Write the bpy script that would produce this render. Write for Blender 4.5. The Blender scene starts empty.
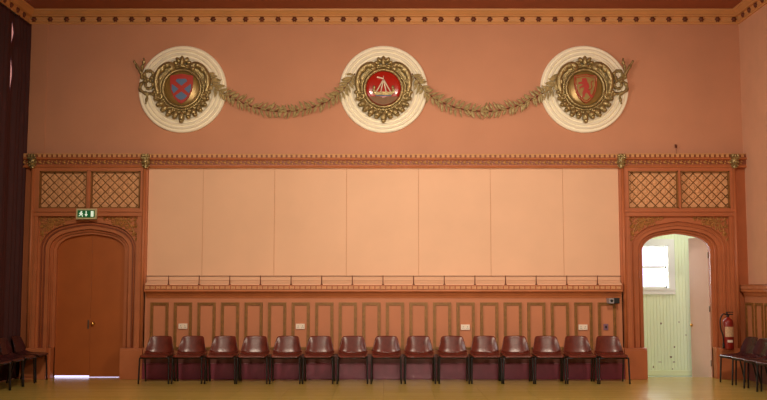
import bpy, bmesh, math, random
from mathutils import Vector, Matrix
random.seed(7)
S = bpy.context.scene
C = S.collection
PI = math.pi

# ------------------------------------------------------------------ camera
CH = 1.53                       # camera height
F = 960.0                       # focal length in pixels (767 wide frame)
PITCH = math.atan(85 / 960)
cd = bpy.data.cameras.new('camera'); cam = bpy.data.objects.new('camera', cd); C.objects.link(cam)
cd.sensor_width = 36; cd.lens = 36 * F / 767; cd.clip_end = 200
cam.location = (0, 0, CH); cam.rotation_euler = (PI / 2 + PITCH, 0, 0)
S.camera = cam
S.view_settings.view_transform = 'Standard'; S.view_settings.look = 'None'
S.view_settings.gamma = 1; S.view_settings.use_curve_mapping = False
S.view_settings.exposure = -0.12

# ------------------------------------------------------------------ world and lights
w = bpy.data.worlds.new('overcast sky'); S.world = w; w.use_nodes = True
bg = w.node_tree.nodes['Background']; bg.inputs[0].default_value = (0.72, 0.68, 1.0, 1); bg.inputs[1].default_value = 2.2

def area(name, loc, target, sx, sy, power, col, spread=180):
    l = bpy.data.lights.new(name, 'AREA'); l.shape = 'RECTANGLE'; l.size = sx; l.size_y = sy
    l.energy = power; l.color = col; l.spread = math.radians(spread)
    o = bpy.data.objects.new(name, l); C.objects.link(o); o.location = loc
    o.rotation_euler = (Vector(target) - Vector(loc)).to_track_quat('-Z', 'Y').to_euler()
    return o
WARM = (1.0, 0.83, 0.64)
area('hall_lamp_light', (-3.0, 8.6, 5.4), (-2.4, 13.4, 0.9), 0.7, 0.4, 132, WARM, 140)
area('hall_lamp_light', (3.2, 8.6, 5.4), (2.5, 13.4, 0.9), 0.7, 0.4, 134, WARM, 140)
area('rear_fill_light', (0.6, 0.5, 3.2), (0.3, 16, 3.2), 2.4, 1.2, 55, (1.0, 0.84, 0.68), 44)  # added fill from the camera end, no window stands here
area('left_window_light', (-5.6, 9.5, 3.2), (6, 14.6, 2.8), 1.2, 3.0, 52, (1.0, 0.90, 0.82), 70)
area('annex_window_light', (5.0, 18.05, 1.9), (5.3, 16, 1.2), 0.6, 0.9, 34, (0.93, 0.95, 1.0), 170)
area('annex_fill_light', (5.3, 17.0, 2.95), (5.2, 17.5, 0), 0.9, 0.5, 11, (0.96, 1.0, 0.90), 170)  # added fill for the side room, no ceiling lamp exists there

# ------------------------------------------------------------------ materials
def lin(c):
    return tuple(((v / 255) / 12.92 if v / 255 <= .04045 else ((v / 255 + .055) / 1.055) ** 2.4) for v in c)
def mat(name, col, rough=.6, metal=0., var=.06, scale=3., bump=0., bscale=40., spec=.5, coat=0., emit=0.):
    m = bpy.data.materials.new(name); m.use_nodes = True
    nt = m.node_tree; N = nt.nodes; L = nt.links; b = N['Principled BSDF']
    c = lin(col)
    b.inputs['Roughness'].default_value = rough; b.inputs['Metallic'].default_value = metal
    b.inputs['Specular IOR Level'].default_value = spec; b.inputs['Coat Weight'].default_value = coat
    tc = N.new('ShaderNodeTexCoord')
    n = N.new('ShaderNodeTexNoise'); n.inputs['Scale'].default_value = scale; n.inputs['Detail'].default_value = 5
    L.new(tc.outputs['Object'], n.inputs['Vector'])
    r = N.new('ShaderNodeValToRGB')
    r.color_ramp.elements[0].position = .3; r.color_ramp.elements[1].position = .7
    r.color_ramp.elements[0].color = tuple(v * (1 - var) for v in c) + (1,)
    r.color_ramp.elements[1].color = tuple(min(1, v * (1 + var)) for v in c) + (1,)
    L.new(n.outputs['Fac'], r.inputs['Fac']); L.new(r.outputs['Color'], b.inputs['Base Color'])
    if bump:
        n2 = N.new('ShaderNodeTexNoise'); n2.inputs['Scale'].default_value = bscale; n2.inputs['Detail'].default_value = 3
        L.new(tc.outputs['Object'], n2.inputs['Vector'])
        bp = N.new('ShaderNodeBump'); bp.inputs['Strength'].default_value = bump; bp.inputs['Distance'].default_value = .01
        L.new(n2.outputs['Fac'], bp.inputs['Height']); L.new(bp.outputs['Normal'], b.inputs['Normal'])
    if emit:
        b.inputs['Emission Color'].default_value = c + (1,); b.inputs['Emission Strength'].default_value = emit
    return m
M = dict(
    wall=mat('terracotta wall paint', (204, 145, 112), .8, var=.05, scale=1.2, bump=.15, bscale=60),
    ceil=mat('ceiling paint', (160, 92, 62), .85),
    side=mat('peach side wall paint', (222, 170, 136), .8, var=.04),
    peach=mat('peach board paint', (232, 188, 154), .75, var=.035, scale=1.5),
    joint=mat('board joint filler', (200, 146, 108), .8),
    wood=mat('orange brown painted timber', (188, 112, 68), .5, var=.08, scale=4),
    wood_r=mat('reddish painted timber', (184, 106, 64), .5, var=.08, scale=4),
    wood_d=mat('deep brown painted timber', (136, 72, 44), .5, var=.1, scale=5),
    door=mat('brown door timber', (176, 96, 44), .42, var=.08, scale=2.5),
    panel=mat('pinkish dado panel paint', (192, 122, 84), .6, var=.05),
    gilt=mat('olive gilt moulding', (142, 98, 46), .45, .25, var=.2, scale=20),
    gold=mat('old gold leaf', (164, 145, 98), .32, .6, var=.35, scale=18, bump=.5, bscale=60),
    leaf=mat('tarnished gilt leaf', (184, 166, 118), .5, .25, var=.3, scale=25),
    carved=mat('gilded carving', (190, 138, 78), .5, .2, var=.2, scale=20),
    cream=mat('cream plaster', (250, 242, 218), .6, var=.03, scale=4),
    cornice=mat('tan cornice paint', (214, 156, 98), .6, var=.06),
    boss=mat('dark bronze boss', (112, 58, 36), .5, .2, var=.15, scale=20),
    latt=mat('lattice field paint', (226, 168, 118), .6, var=.12, scale=16),
    skirt=mat('maroon skirting paint', (134, 58, 76), .35, var=.12, scale=6),
    skirt2=mat('dull maroon dado with seat shade', (112, 68, 64), .4, var=.12, scale=6),
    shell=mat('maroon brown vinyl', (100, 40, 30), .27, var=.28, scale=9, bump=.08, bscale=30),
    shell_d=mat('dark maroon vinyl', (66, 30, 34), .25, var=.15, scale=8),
    black=mat('black steel tube', (20, 18, 18), .35, spec=.5),
    blackp=mat('black plastic', (16, 16, 18), .5),
    curtain=mat('dark maroon velvet', (64, 22, 24), .75, var=.15, scale=4),
    greenw=mat('plain pale green paint', (228, 236, 186), .6, var=.02),
    annexfloor=mat('pale grey green vinyl floor', (196, 208, 186), .35),
    white=mat('white gloss paint', (236, 238, 226), .4, var=.01),
    plastic=mat('white plastic', (238, 222, 204), .4, var=.01),
    grey=mat('grey plastic', (150, 146, 150), .4),
    purple=mat('purple grey plate', (130, 92, 112), .5),
    pink=mat('pink painted door', (232, 196, 184), .45, var=.03),
    brass=mat('polished brass', (226, 176, 90), .2, .9, var=.02),
    red=mat('red enamel', (140, 28, 20), .4, var=.05, coat=.3),
    label=mat('beige printed label', (206, 170, 130), .5, var=.25, scale=60),
    hred=mat('heraldic red', (178, 46, 30), .28, var=.05, coat=.4),
    hredd=mat('deep red field', (176, 32, 18), .22, var=.08, coat=.4),
    hblue=mat('heraldic blue', (86, 116, 156), .3, var=.05, coat=.3),
    hwhite=mat('heraldic white', (240, 226, 200), .4),
    olive=mat('olive bronze field', (150, 122, 66), .3, .35, var=.15, scale=8),
    olived=mat('dark olive ground', (118, 82, 44), .4, .2, var=.15, scale=20),
    sgreen=mat('exit sign green', (12, 112, 62), .4, var=.02, emit=.12),
    swhite=mat('exit sign white', (232, 255, 232), .4, var=.01, emit=.55),
    sframe=mat('exit sign casing', (205, 196, 150), .5, var=.02),
    steel=mat('dull steel', (120, 110, 100), .35, .8),
)
# floor : narrow strip boards, varnished
def floor_mat():
    m = bpy.data.materials.new('varnished strip floor'); m.use_nodes = True
    N = m.node_tree.nodes; L = m.node_tree.links; b = N['Principled BSDF']
    tc = N.new('ShaderNodeTexCoord'); br = N.new('ShaderNodeTexBrick')
    L.new(tc.outputs['Object'], br.inputs['Vector'])
    br.inputs['Scale'].default_value = 1; br.inputs['Brick Width'].default_value = 1.4; br.inputs['Row Height'].default_value = .09
    br.inputs['Mortar Size'].default_value = .0015
    br.inputs['Color1'].default_value = lin((204, 182, 98)) + (1,); br.inputs['Color2'].default_value = lin((192, 170, 86)) + (1,)
    br.inputs['Mortar'].default_value = lin((100, 70, 30)) + (1,)
    n = N.new('ShaderNodeTexNoise'); n.inputs['Scale'].default_value = 2.5; n.inputs['Detail'].default_value = 4
    L.new(tc.outputs['Object'], n.inputs['Vector'])
    mr = N.new('ShaderNodeMapRange'); mr.inputs['To Min'].default_value = .14; mr.inputs['To Max'].default_value = .26
    L.new(n.outputs['Fac'], mr.inputs['Value']); L.new(mr.outputs['Result'], b.inputs['Roughness'])
    L.new(br.outputs['Color'], b.inputs['Base Color'])
    bp = N.new('ShaderNodeBump'); bp.inputs['Strength'].default_value = .12; bp.inputs['Distance'].default_value = .01
    L.new(n.outputs['Fac'], bp.inputs['Height']); L.new(bp.outputs['Normal'], b.inputs['Normal'])
    return m
M['floor'] = floor_mat()
# matchboarding with dirt marks for the side room
def match_mat():
    m = bpy.data.materials.new('pale green matchboard with scuffs'); m.use_nodes = True
    N = m.node_tree.nodes; L = m.node_tree.links; b = N['Principled BSDF']; b.inputs['Roughness'].default_value = .55
    tc = N.new('ShaderNodeTexCoord')
    n = N.new('ShaderNodeTexNoise'); n.inputs['Scale'].default_value = 7; n.inputs['Detail'].default_value = 2
    mp = N.new('ShaderNodeMapping'); mp.inputs['Scale'].default_value = (1, 1, 1.6)
    L.new(tc.outputs['Object'], mp.inputs['Vector']); L.new(mp.outputs['Vector'], n.inputs['Vector'])
    r = N.new('ShaderNodeValToRGB'); r.color_ramp.elements[0].position = .2; r.color_ramp.elements[1].position = .25
    r.color_ramp.elements[0].color = lin((120, 110, 80)) + (1,); r.color_ramp.elements[1].color = lin((232, 244, 200)) + (1,)
    L.new(n.outputs['Fac'], r.inputs['Fac']); L.new(r.outputs['Color'], b.inputs['Base Color'])
    return m
M['match'] = match_mat()
gl = bpy.data.materials.new('window glass'); gl.use_nodes = True; gn = gl.node_tree.nodes; tr = gn.new('ShaderNodeBsdfTransparent'); gs = gn.new('ShaderNodeBsdfGlossy'); gs.inputs['Roughness'].default_value = .02; mx = gn.new('ShaderNodeMixShader'); mx.inputs[0].default_value = .07
gl.node_tree.links.new(tr.outputs[0], mx.inputs[1]); gl.node_tree.links.new(gs.outputs[0], mx.inputs[2]); gl.node_tree.links.new(mx.outputs[0], gn['Material Output'].inputs[0])
gn.remove(gn['Principled BSDF']); M['glass'] = gl

# ------------------------------------------------------------------ mesh building
class MB:
    def __init__(s): s.v = []; s.f = []; s.sm = []
    def add(s, vs, fs, smooth=False):
        k = len(s.v); s.v += [Vector(a) for a in vs]
        s.f += [tuple(i + k for i in f) for f in fs]; s.sm += [smooth] * len(fs); return s
    def box(s, x0, x1, y0, y1, z0, z1, b=0.):
        if x0 > x1: x0, x1 = x1, x0
        if b <= 0 or min(x1 - x0, y1 - y0, z1 - z0) < 2.2 * b:
            vs = [(x, y, z) for x in (x0, x1) for y in (y0, y1) for z in (z0, z1)]
            return s.add(vs, [(0, 1, 3, 2), (4, 6, 7, 5), (0, 4, 5, 1), (2, 3, 7, 6), (0, 2, 6, 4), (1, 5, 7, 3)])
        bm = bmesh.new(); bmesh.ops.create_cube(bm, size=1)
        for v in bm.verts:
            v.co = Vector(((x0 + x1) / 2 + v.co.x * (x1 - x0), (y0 + y1) / 2 + v.co.y * (y1 - y0), (z0 + z1) / 2 + v.co.z * (z1 - z0)))
        bmesh.ops.bevel(bm, geom=bm.edges[:], offset=b, segments=2, affect='EDGES', profile=.6)
        return s.frombm(bm)
    def frombm(s, bm, smooth=False):
        bm.verts.ensure_lookup_table()
        s.add([v.co.copy() for v in bm.verts], [tuple(v.index for v in f.verts) for f in bm.faces], smooth); bm.free(); return s
    def tube(s, pts, r, n=8, cap=True, flat=1.0, up=None):
        pts = [Vector(p) for p in pts]; rs = r if isinstance(r, (list, tuple)) else [r] * len(pts)
        vs = []; prev = None
        for i, p in enumerate(pts):
            t = (pts[min(i + 1, len(pts) - 1)] - pts[max(i - 1, 0)]).normalized()
            if prev is None:
                u = Vector(up) if up else (Vector((0, 0, 1)) if abs(t.z) < .9 else Vector((1, 0, 0)))
            else: u = prev
            u = (u - t * u.dot(t)).normalized(); prev = u; q = t.cross(u)
            for k in range(n):
                a = 2 * PI * k / n
                vs.append(p + (u * math.cos(a) * flat + q * math.sin(a)) * rs[i])
        fs = []
        for i in range(len(pts) - 1):
            for k in range(n):
                a = i * n + k; b2 = i * n + (k + 1) % n
                fs.append((a, b2, b2 + n, a + n))
        if cap:
            fs.append(tuple(range(n - 1, -1, -1))); fs.append(tuple((len(pts) - 1) * n + k for k in range(n)))
        return s.add(vs, fs, True)
    def lathe(s, prof, o, axis='y', n=48):
        # prof = (radius, height along axis)
        o = Vector(o); vs = []
        for r, h in prof:
            for k in range(n):
                a = 2 * PI * k / n; c, d = math.cos(a) * r, math.sin(a) * r
                vs.append(o + (Vector((c, h, d)) if axis == 'y' else Vector((c, d, h)) if axis == 'z' else Vector((h, c, d))))
        fs = []
        for i in range(len(prof) - 1):
            for k in range(n):
                a = i * n + k; b2 = i * n + (k + 1) % n
                fs.append((a, b2, b2 + n, a + n))
        fs.append(tuple(range(n))); fs.append(tuple((len(prof) - 1) * n + k for k in range(n)))
        return s.add(vs, fs, True)
    def ball(s, c, rx, ry, rz, rot=0., n=8, m=6):
        c = Vector(c); R = Matrix.Rotation(rot, 3, 'Y'); vs = []; fs = []
        for i in range(m + 1):
            t = PI * i / m
            for k in range(n):
                a = 2 * PI * k / n
                vs.append(c + R @ Vector((rx * math.sin(t) * math.cos(a), ry * math.sin(t) * math.sin(a), rz * math.cos(t))))
        for i in range(m):
            for k in range(n):
                a = i * n + k; b2 = i * n + (k + 1) % n; fs.append((a, b2, b2 + n, a + n))
        return s.add(vs, fs, True)
    def slab(s, poly, y0, y1):
        # closed outline in x,z extruded between y0 (front) and y1
        bm = bmesh.new()
        vv = [bm.verts.new((x, y0, z)) for x, z in poly]
        es = [bm.edges.new((vv[i], vv[(i + 1) % len(vv)])) for i in range(len(vv))]
        r = bmesh.ops.triangle_fill(bm, edges=es, use_beauty=True)
        fs = [g for g in r['geom'] if isinstance(g, bmesh.types.BMFace)]
        ex = bmesh.ops.extrude_face_region(bm, geom=fs)
        for g in ex['geom']:
            if isinstance(g, bmesh.types.BMVert): g.co.y = y1
        return s.frombm(bm)
    def leafshape(s, base, d, length, width, depth, y, curl=0.):
        # pointed leaf lying near a wall; base (x,z), direction angle d, front surface toward -y
        bx, bz = base; ux, uz = math.cos(d), math.sin(d); px, pz = -uz, ux
        rows = [(0, .12), (.25, .8), (.5, 1), (.75, .65), (1, .03)]
        vs = []
        for t, wd in rows:
            cx, cz = bx + ux * length * t, bz + uz * length * t
            yy = y - depth * (0.4 + .6 * math.sin(PI * min(1, t + .15))) - curl * t
            hw = width * wd / 2
            vs += [(cx - px * hw, yy + depth * .7, cz - pz * hw), (cx, yy, cz), (cx + px * hw, yy + depth * .7, cz + pz * hw), (cx, yy + depth * .9, cz)]
        fs = []
        for i in range(4):
            for k in range(4):
                a = i * 4 + k; b2 = i * 4 + (k + 1) % 4; fs.append((a, b2, b2 + 4, a + 4))
        fs += [(3, 2, 1, 0), (16, 17, 18, 19)]
        return s.add(vs, fs, False)
    def build(s, name, m, parent=None, kind=None, local=False):
        me = bpy.data.meshes.new(name)
        if parent is not None:
            org = Vector((0, 0, 0)) if local else parent_world(parent)
        elif local: org = Vector((0, 0, 0))
        else:
            xs = [v.x for v in s.v]; ys = [v.y for v in s.v]; zs = [v.z for v in s.v]
            org = Vector(((min(xs) + max(xs)) / 2, (min(ys) + max(ys)) / 2, min(zs)))
        me.from_pydata([v - org for v in s.v], [], s.f); me.update()
        bm = bmesh.new(); bm.from_mesh(me); bmesh.ops.recalc_face_normals(bm, faces=bm.faces); bm.to_mesh(me); bm.free()
        me.polygons.foreach_set('use_smooth', s.sm[:len(me.polygons)])
        me.materials.append(M[m] if isinstance(m, str) else m)
        o = bpy.data.objects.new(name, me); C.objects.link(o)
        if parent is not None: o.parent = parent
        else: o.location = org
        if kind: o['kind'] = kind
        return o
def parent_world(p):
    v = Vector(p.location)
    while p.parent: p = p.parent; v += Vector(p.location)
    return v
def tag(o, label, cat, group=None):
    o['label'] = label; o['category'] = cat
    if group: o['group'] = group
    return o
def empty(name, loc, kind=None):
    o = bpy.data.objects.new(name, None); C.objects.link(o); o.location = loc; o.empty_display_size = .1
    if kind: o['kind'] = kind
    return o
def copy_tree(o, parent=None):
    c = o.copy(); C.objects.link(c)
    if parent: c.parent = parent
    for ch in list(o.children): copy_tree(ch, c)
    return c
def W(px, py, Y):                # where the sight line through a photo point meets the plane y = Y
    sx, sy = px - 383.5, 200 - py
    d = F * math.cos(PITCH) - sy * math.sin(PITCH)
    return (sx / d * Y, CH + (F * math.sin(PITCH) + sy * math.cos(PITCH)) / d * Y)
def spline(pts, n=6):
    out = []; P = [Vector(p) for p in pts]; P = [P[0] * 2 - P[1]] + P + [P[-1] * 2 - P[-2]]
    for i in range(1, len(P) - 2):
        for k in range(n):
            t = k / n; a, b, c, d = P[i - 1:i + 3]
            out.append(.5 * ((2 * b) + (c - a) * t + (2 * a - 5 * b + 4 * c - d) * t * t + (3 * b - a - 3 * c + d) * t ** 3))
    out.append(P[-2]); return out

WX = 6.04                         # half width of the hall
YB = 16.0                         # face of the end wall
ZC = 6.175
# ------------------------------------------------------------------ the hall
MB().box(-WX - .3, WX + .3, -2.3, 16.22, -.2, 0).build('floor', 'floor', kind='structure')
MB().box(-WX - .3, WX + .3, -2.3, 16.3, ZC, ZC + .2).build('ceiling', 'ceil', kind='structure')
wb = MB()
wb.box(-WX - .3, WX + .3, YB, YB + .25, 2.68, ZC)
wb.box(-4.05, 4.05, YB, YB + .25, 0, 2.68)
for s in (-1, 1): wb.box(s * 5.72, s * (WX + .3), YB, YB + .25, 0, 2.68)
wb.build('wall_back', 'wall', kind='structure')
MB().box(WX, WX + .3, -2.3, YB, 0, ZC).build('wall_right', 'side', kind='structure')
MB().box(-WX - .3, WX + .3, -2.5, -2.3, 0, ZC).build('wall_front', 'side', kind='structure')
wl = MB()
wl.box(-WX - .14, -WX, -2.3, 13.4, 0, ZC); wl.box(-WX - .14, -WX, 15.74, YB, 0, ZC)
wl.box(-WX - .14, -WX, 13.4, 15.74, 0, .9); wl.box(-WX - .14, -WX, 13.4, 15.74, 5.93, ZC)
wl.build('wall_left', 'side', kind='structure')
# tall window behind the curtain
w1 = empty('window_1', (-WX - .1, 14.57, .9), 'structure')
fr = MB()
for y0, y1, z0, z1 in ((13.4, 13.46, .9, 5.93), (15.69, 15.74, .9, 5.93), (13.46, 15.69, .9, .96), (13.46, 15.69, 5.89, 5.93), (14.54, 14.6, .96, 5.89), (13.46, 14.54, 3.3, 3.36), (14.6, 15.69, 3.3, 3.36)):
    fr.box(-WX - .12, -WX - .07, y0, y1, z0, z1)
fr.build('window_frame', 'white', w1)
MB().box(-WX - .098, -WX - .092, 13.46, 15.69, .96, 5.89).build('pane', 'glass', w1)

# faint flat pilaster strip on the upper wall at the left
MB().box(-WX, -5.70, YB - .012, YB + .01, 3.74, 5.97).build('trim_1', 'wall', kind='structure')

# ------------------------------------------------------------------ cornice
co = empty('trim_2', (0, YB, 5.97), 'structure')
prof = [(0, 5.945), (.026, 5.945), (.034, 5.962), (.026, 5.98), (.036, 5.985), (.04, 6.058), (.085, 6.064), (.095, 6.08), (.08, 6.092), (.13, 6.135), (.15, 6.145), (.155, ZC + .01), (0, ZC + .01)]
def run_profile(mb, prof, path):
    # path: list of (x,y,nx,ny): offset direction at each station
    n = len(prof); vs = []
    for x, y, nx, ny in path:
        vs += [(x + nx * p, y + ny * p, z) for p, z in prof]
    fs = []
    for i in range(len(path) - 1):
        for k in range(n):
            a = i * n + k; b = i * n + (k + 1) % n; fs.append((a, b, b + n, a + n))
    fs.append(tuple(range(n))); fs.append(tuple((len(path) - 1) * n + k for k in range(n)))
    return mb.add(vs, fs)
run_profile(MB(), prof, [(-WX, -2.3, 1, 0), (-WX, YB, 1, -1), (WX, YB, -1, -1), (WX, -2.3, -1, 0)]).build('moulding', 'cornice', co)
def boss(x, y, z, d):
    b = MB(); b.ball((x, y, z), .038, .036, .038, n=8, m=6)
    for k in range(6):
        a = k * PI / 3
        if d == 'y': b.ball((x + .034 * math.cos(a), y + .005, z + .034 * math.sin(a)), .016, .014, .016, n=6, m=4)
        else: b.ball((x, y + .034 * math.cos(a), z + .034 * math.sin(a)), .014, .016, .016, n=6, m=4)
    return b
NB = 44
xb = [W(33.8 + (734.1 - 33.8) * i / (NB - 1), 20.3, 15.95)[0] for i in range(NB)]
for x in xb: boss(x, 15.955, 6.022, 'y').build('rosette', 'boss', co)
for s in (-1, 1):
    for k in range(1, 9): boss(s * (WX - .045), 15.95 - .275 * k, 6.022, 'x').build('rosette', 'boss', co)

# ------------------------------------------------------------------ boarded middle of the wall
jx = [-3.955] + [W(p, 225, YB)[0] for p in (203, 274.5, 346.5, 418.5, 490.5, 563)] + [3.955]
wm = empty('wall_middle', (0, YB, 1.5), 'structure')
for a, b in zip(jx[:-1], jx[1:]):
    MB().box(a + .003, b - .003, YB - .03, YB + .01, 1.5, 3.5, .002).build('board', 'peach', wm)
MB().box(-3.955, 3.955, YB - .022, YB, 1.5, 3.5).build('joint_backing', 'joint', wm)

# ------------------------------------------------------------------ frieze with cresting
fz = empty('trim_3', (0, 15.9, 3.48), 'structure')
fp = [(0, 3.478), (.105, 3.478), (.115, 3.50), (.09, 3.515), (.085, 3.60), (.13, 3.615), (.135, 3.635), (.10, 3.65), (0, 3.65)]
def frieze_run(x0, x1, y):
    return run_profile(MB(), fp, [(x0, y, 0, -1), (x1, y, 0, -1)])
frieze_run(-3.94, 3.94, YB).build('moulding', 'wood', fz)
for s in (-1, 1):
    a, b = sorted((s * 3.94, s * WX)); frieze_run(a, b, YB - .04).build('moulding', 'wood', fz)
def ycr(x): return YB - .085 if abs(x) < 3.94 else YB - .125
carve = MB(); x = -WX + .05
while x < WX - .03:
    y = ycr(x)
    carve.ball((x, y, 3.562), .042, .03, .02, rot=.45, n=8, m=5); carve.ball((x + .012, y, 3.59), .02, .024, .012, rot=-.4, n=6, m=4)
    carve.ball((x + .058, y, 3.545), .022, .024, .016, n=6, m=4)
    carve.ball((x + .072, y, 3.58), .02, .024, .016, n=6, m=4)
    x += .1335
carve.build('carving', 'carved', fz)
for a, b in ((-3.94, 3.94), (-WX, -3.94), (3.94, WX)):
    y = ycr((a + b) / 2); MB().box(a, b, y - .006, y + .01, 3.528, 3.598).build('carved_band', 'wood_d', fz)
cr = MB(); x = -WX + .04
while x < WX - .03:
    y = ycr(x)
    cr.box(x, x + .048, y - .02, y, 3.65, 3.695)
    x += .083
for a, b in ((-3.94, 3.94), (-WX, -3.94), (3.94, WX)):
    y = ycr((a + b) / 2); cr.box(a, b, y - .024, y + .002, 3.697, 3.710)
    MB().box(a, b, y - .004, y + .004, 3.648, 3.699).build('cresting_shade_strip', 'wood_d', fz)  # dark strip standing in for the shade between the crest blocks
cr.build('cresting', 'cornice', fz)

# ------------------------------------------------------------------ door bays
ARC = [(0, 1), (.12, .972), (.25, .94), (.37, .90), (.5, .85), (.6, .80), (.69, .735), (.78, .64), (.86, .52), (.92, .39), (.965, .235), (.99, .09), (1, 0)]
def arch_pts(cx, w, zs, za):
    r = [(cx + w * u, zs + (za - zs) * h) for u, h in ARC]
    return [(2 * cx - x, z) for x, z in reversed(r)][:-1] + r        # left to right
def arch_plate(mb, cx, w, zs, za, W0, ztop, y0, y1, zbot=0.):
    pts = [(cx - w, zbot)] + arch_pts(cx, w, zs, za) + [(cx + w, zbot)]
    top = []
    outer = [(cx - W0, zbot)]
    n = len(pts)
    for i, (x, z) in enumerate(pts[1:-1]):
        if x <= cx - w + .001: outer.append((cx - W0, ztop))
        elif x >= cx + w - .001: outer.append((cx + W0, ztop))
        else: outer.append((x * 1 + (x - cx) * (W0 / w - 1) * abs((x - cx) / w) ** 3, ztop))
    outer.append((cx + W0, zbot))
    vs = []
    for y in (y0, y1):
        vs += [(x, y, z) for x, z in pts]; vs += [(x, y, z) for x, z in outer]
    fs = []
    for i in range(n - 1):
        fs.append((i, i + 1, n + i + 1, n + i)); fs.append((2 * n + i, 3 * n + i, 3 * n + i + 1, 2 * n + i + 1))
        fs.append((i, 2 * n + i, 2 * n + i + 1, i + 1)); fs.append((n + i, n + i + 1, 3 * n + i + 1, 3 * n + i))
    fs.append((0, n, 3 * n, 2 * n)); fs.append((n - 1, 3 * n - 1, 4 * n - 1, 2 * n - 1))
    return mb.add(vs, fs)
def clip_diag(x0, x1, z0, z1, c, sgn):
    # line z = sgn*x + c clipped to rectangle
    ps = []
    for x in (x0, x1):
        z = sgn * x + c
        if z0 <= z <= z1: ps.append((x, z))
    for z in (z0, z1):
        x = (z - c) / sgn
        if x0 < x < x1: ps.append((x, z))
    return (ps[0], ps[1]) if len(ps) >= 2 else None
BC = 4.90
def bay(s, name):
    cx = s * BC
    inx, outx = s * 3.975, s * 5.83
    wm_ = 'wood' if s < 0 else 'wood_r'
    t = empty(name, (cx, 15.9, 0), 'structure')
    def X(a): return cx + a
    PN = ((-.825, -.035), (.03, .845)) if s < 0 else ((-.83, .0), (.04, .86))
    # timber face frame: outer stiles, rails
    f = MB()
    for q in (-1, 1):
        f.box(X(q * (.825 if q < 0 else .86)), X(q * .93), 15.87, YB, .5, 3.48, .004)
        if q > 0: f.box(X(.825), X(.861), 15.87, YB, .5, 2.67)
        f.box(X(q * .925), X(q * .975), 15.90, YB, .5, 3.48, .004)
        f.box(X(q * .86), X(q * .875), 15.857, 15.88, .5, 2.66)
    f.box(X(-.93), X(.93), 15.872, YB, 3.42, 3.485)
    f.box(X(-.93), X(.93), 15.872, YB, 2.66, 2.80)
    f.box(X(-.93), X(.93), 15.845, 15.88, 2.735, 2.765, .006)
    f.box(X(-.93), X(.93), 15.850, 15.88, 2.665, 2.685, .006)
    f.box(X(PN[0][1]), X(PN[1][0]), 15.872, YB, 2.79, 3.43)
    f.box(X((PN[0][1] + PN[1][0]) / 2 - .012), X((PN[0][1] + PN[1][0]) / 2 + .012), 15.855, 15.88, 2.79, 3.43, .003)
    f.build('face_frame', wm_, t)
    # strip between bay and side wall
    MB().box(s * 5.87, s * WX, 15.945, YB, 0 if s < 0 else 0, 3.48).build('corner_board', 'wood_r', t)
    # lattice panels
    for a, b in PN:
        fr = MB(); x0, x1 = X(a), X(b); z0, z1 = 2.80, 3.42
        for e, y in ((.018, 15.885), ):
            fr.box(x0, x1, y, YB, z0, z0 + e); fr.box(x0, x1, y, YB, z1 - e, z1)
            fr.box(x0, x0 + e, y, YB, z0, z1); fr.box(x1 - e, x1, y, YB, z0, z1)
        pn = MB().box(x0, x1, 15.95, YB, z0, z1).build('lattice_panel', 'latt', t)
        fr.build('moulding', 'gilt', pn)
        la = MB(); p = .1535; k = -30
        for sg in (-1, 1):
            cbase = z0 - sg * x0 + .05
            for k in range(-20, 20):
                c = clip_diag(x0 + .018, x1 - .018, z0 + .018, z1 - .018, cbase + k * p, sg)
                if c:
                    (xa, za), (xc, zc) = c
                    if abs(xa - xc) > .01: la.tube([(xa, 15.945, za), (xc, 15.945, zc)], .0075, n=4)
        la.build('lattice', 'gilt', pn)
        st = MB()
        cb1 = z0 - x0 + .05; cb2 = z0 + x0 + .05
        for i in range(-12, 12):
            for j in range(-12, 12):
                # diamond centre where the two families midpoints meet
                u = cb1 + (i + .5) * p; v = cb2 + (j + .5) * p
                zc = (u + v) / 2; xc = (v - u) / 2
                if x0 + .06 < xc < x1 - .06 and z0 + .06 < zc < z1 - .06:
                    st.ball((xc, 15.95, zc), .034, .01, .034, n=8, m=4)
        st.build('diamond_boss', 'latt', pn)
    # nested arch mouldings
    for (w_, zs, za, y0, y1, W0, m) in ((.79, 2.16, 2.585, 15.925, 15.985, .83, wm_), (.725, 2.15, 2.525, 15.965, 16.03, .82, 'wood_d' if s < 0 else wm_),
                                     (.665, 2.13, 2.465, 15.995, 16.07, .82, wm_), (.615, 2.12, 2.425, 16.05, 16.11, .82, wm_), (.57, 2.11, 2.385, 16.09, 16.16, .82, wm_)):
        arch_plate(MB(), cx, w_, zs, za, W0, 2.665, y0, y1).build('arch_moulding', m, t)
    # rolls along the arches
    for (w_, zs, za, y) in ((.757, 2.155, 2.555, 15.965), (.64, 2.125, 2.445, 16.05)):
        pts = [(X(-w_), y, .5)] + [(x, y, z) for x, z in arch_pts(cx, w_, zs, za)] + [(X(w_), y, .5)]
        MB().tube(pts, .012, n=8).build('roll_moulding', 'wood_r', t)
    # carved spandrels
    for q in (-1, 1):
        sp = MB(); rnd = random.Random(5)
        for i in range(460):
            a = rnd.uniform(.25, .815); z = rnd.uniform(2.2, 2.65)
            u = a / .79
            hh = 0
            for (u0, h0), (u1, h1) in zip(ARC[:-1], ARC[1:]):
                if u0 <= u <= u1: hh = h0 + (h1 - h0) * (u - u0) / (u1 - u0)
            zl = 2.16 + .425 * hh if u < 1 else 2.16
            if z > zl + .03 and (a > .4 or z > 2.6) and a < .80:
                sp.leafshape((X(q * a), z), rnd.uniform(0, 2 * PI), .040, .024, .018, 15.92)
        sp.tube(spline([(X(q * .42), 15.91, 2.63), (X(q * .58), 15.905, 2.60), (X(q * .70), 15.905, 2.53), (X(q * .77), 15.91, 2.36)], 5), .008, n=6)
        sp.build('spandrel_carving', 'carved', t)
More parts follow.
